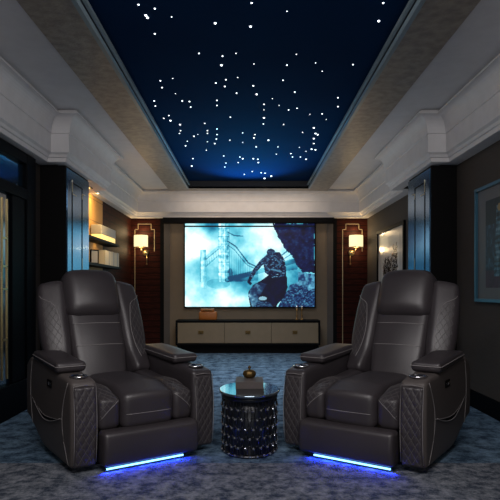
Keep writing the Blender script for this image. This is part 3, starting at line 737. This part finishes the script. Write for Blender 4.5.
        def wcurve(z_):                                       # inner edge of the quilted field
            q = (z_+.28)/.56
            return -.010-.045*math.sin(PI*min(1, q*1.15))+.10*smoothstep(.82, 1.0, q)
        def mw(u, v):
            x_ = sd*u
            return fw(Vector((x_, -.0862, v)), Vector((0, -1, 0)))
        b = bmesh.new(); tube(b, [mw(wcurve(z_), z_) for z_ in [-.28+.56*i/22 for i in range(23)]], .0024, 5)
        obj('stitching', bk(b, (sd*.285, .015, .390), (0, 0, sd*.30)), M['stitch'], wg, True)
        b = bmesh.new(); diag_lines(b, lambda u, v: u > wcurve(v)+.004, mw, .046, .075, (-.06, .072), (-.26, .27), .0014)
        tag(obj('quilt_stitching', bk(b, (sd*.285, .015, .390), (0, 0, sd*.30)), M['stitch2'], wg, True), kind='stuff')
    def fc(p, n):
        return Vector((p.x*(1-.10*smoothstep(0, -.33, p.z)), p.y-(.030*math.cos(p.x/.26*PI/2)*math.cos(p.z/.40*PI/2)+.014*math.cos(p.z*2*PI/.62)*0 if p.y < 0 else 0), p.z))
    b = rbox((.215, .075, .33), .05, (12, 3, 20), fc)
    lm = obj('lumbar_cushion', bk(b, (0, .0, .245)), L, e, True)
    b = bmesh.new()
    for z_ in (.16, -.02):
        tube(b, [(x_, -.075-.030*math.cos(x_/.26*PI/2)*math.cos(z_/.40*PI/2)-.001, z_) for x_ in [-.19+.38*i/12 for i in range(13)]], .0024, 5)
    obj('stitching', bk(b, (0, 0, .245)), M['stitch'], lm, True)
    def fh(p, n):
        k_ = math.cos(p.x/.245*PI/2); t_ = (p.z+.19)/.38
        return Vector((p.x*(1-.05*smoothstep(.5, 1, t_)), p.y-(.040*k_*math.sin(PI*min(1, .15+.75*(1-t_))) if n.y < 0 else 0), p.z+.012*k_*(1 if p.z > 0 else -.4)))
    b = rbox((.230, .120, .200), .090, (14, 4, 10), fh)
    obj('headrest', bk(b, (0, -.01, .665)), L, e, True)
    return e
recliner(-1, (-.965, 4.16, 0), math.radians(35), 'dark brown leather recliner chair left of the round table, facing right')
recliner(1, (.965, 4.16, 0), math.radians(-35), 'dark brown leather recliner chair right of the round table, facing left')

# ------------------------------------------------------------------ round side table
tx, ty = .007, 4.05; e = empty('side_table', (tx, ty, 0)); tag(e, 'round black side table with glass top and crystal studded drum base', 'table')
zt = .432; RY = 1.35
b = bmesh.new(); lathe(b, [(.205, 0), (.218, .003), (.218, .016), (.213, .019)], (0, 0, zt-.019), 56, RY); obj('table_top', b, M['glass_top'], e, True)
for p in e.children[0].data.polygons: p.use_smooth = abs(p.normal.z) < .9
b = bmesh.new(); lathe(b, [(.165, .004), (.178, .01), (.178, .40), (.165, .405)], (0, 0, 0), 40, RY); obj('drum', b, M['drum'], e, True)
b = bmesh.new(); lathe(b, [(.195, 0), (.203, .004), (.203, .016), (.195, .02)], (0, 0, .0), 40, RY); obj('drum_ring', b, M['gunmetal'], e, True); b = bmesh.new(); lathe(b, [(.190, 0), (.203, .004), (.203, .030), (.19, .033)], (0, 0, .379), 40, RY);obj('drum_ring', b, M['drum'], e, True)
wires = bmesh.new(); studs = bmesh.new(); NA = 24; rows = 6
for k in range(NA):
    for j in range(rows):
        a0 = 2*PI*(k+.5*(j % 2))/NA; zc = .045+j*.064; loop = []
        for q in range(10):
            ph = 2*PI*q/10; a_ = a0+.105*math.sin(ph)*(.62+.38*math.cos(ph/2)**2); z_ = zc-.042*math.cos(ph)
            z_ = max(.012, min(.40, z_)); loop.append((.196*math.cos(a_), .196*RY*math.sin(a_), z_))
        tube(wires, loop, .0030, 4, closed=True)
        bmesh.ops.create_icosphere(studs, subdivisions=1, radius=.0095, matrix=Matrix.Translation((.201*math.cos(a0), .201*RY*math.sin(a0), max(.015, zc-.040))))
obj('wire_lattice', wires, M['gunmetal'], e, True); tag(obj('crystal_studs', studs, M['crystal'], e), kind='stuff')
# books on the table
def flat_book(z, t_, w_, d_, m, label, rz=0.0, pg='book_dark'):
    q = empty('book', (tx+.0, ty-.13, z), rz); tag(q, label, 'book')
    b = bmesh.new(); add(b, (-w_/2, -d_/2, 0), (w_/2, d_/2, .004)); add(b, (-w_/2, -d_/2, t_-.004), (w_/2, d_/2, t_)); add(b, (-w_/2, -d_/2, .004), (w_/2, -d_/2+.004, t_-.004))
    obj('cover', b, m, q); obj('pages', bx((-w_/2+.004, -d_/2+.0045, .0041), (w_/2-.004, d_/2-.004, t_-.0041)), M['pages'], q)
flat_book(zt+.0005, .040, .190, .24, M['book_dark'], 'thick black book at the bottom of the pile on the round table', .03)
flat_book(zt+.041, .045, .190, .24, M['book_grey'], 'thick grey brown book lying on top of the black book', 0)
q = empty('brass_ornament', (tx-.0, ty-.06, zt+.0865)); tag(q, 'small dark brass pumpkin shaped ornament on top of the book pile', 'ornament')
b = bmesh.new()
n = 32; prof_ = [(.022, 0), (.036, .006), (.045, .024), (.042, .044), (.026, .056), (.008, .058)]
rings = []
for r_, z_ in prof_: rings.append([b.verts.new((r_*(1+.10*abs(math.sin(4*2*PI*k/n)))*math.cos(2*PI*k/n), r_*(1+.10*abs(math.sin(4*2*PI*k/n)))*math.sin(2*PI*k/n), z_)) for k in range(n)])
for i in range(len(rings)-1):
    for k in range(n): b.faces.new((rings[i][k], rings[i][(k+1) % n], rings[i+1][(k+1) % n], rings[i+1][k]))
b.faces.new(rings[0][::-1]); b.faces.new(rings[-1]); obj('body', b, M['ornament'], q, True)
b = bmesh.new(); lathe(b, [(.008, .054), (.006, .064), (.013, .072), (.008, .082), (.001, .088)], (0, 0, 0), 12); obj('stem', b, M['ornament'], q, True)
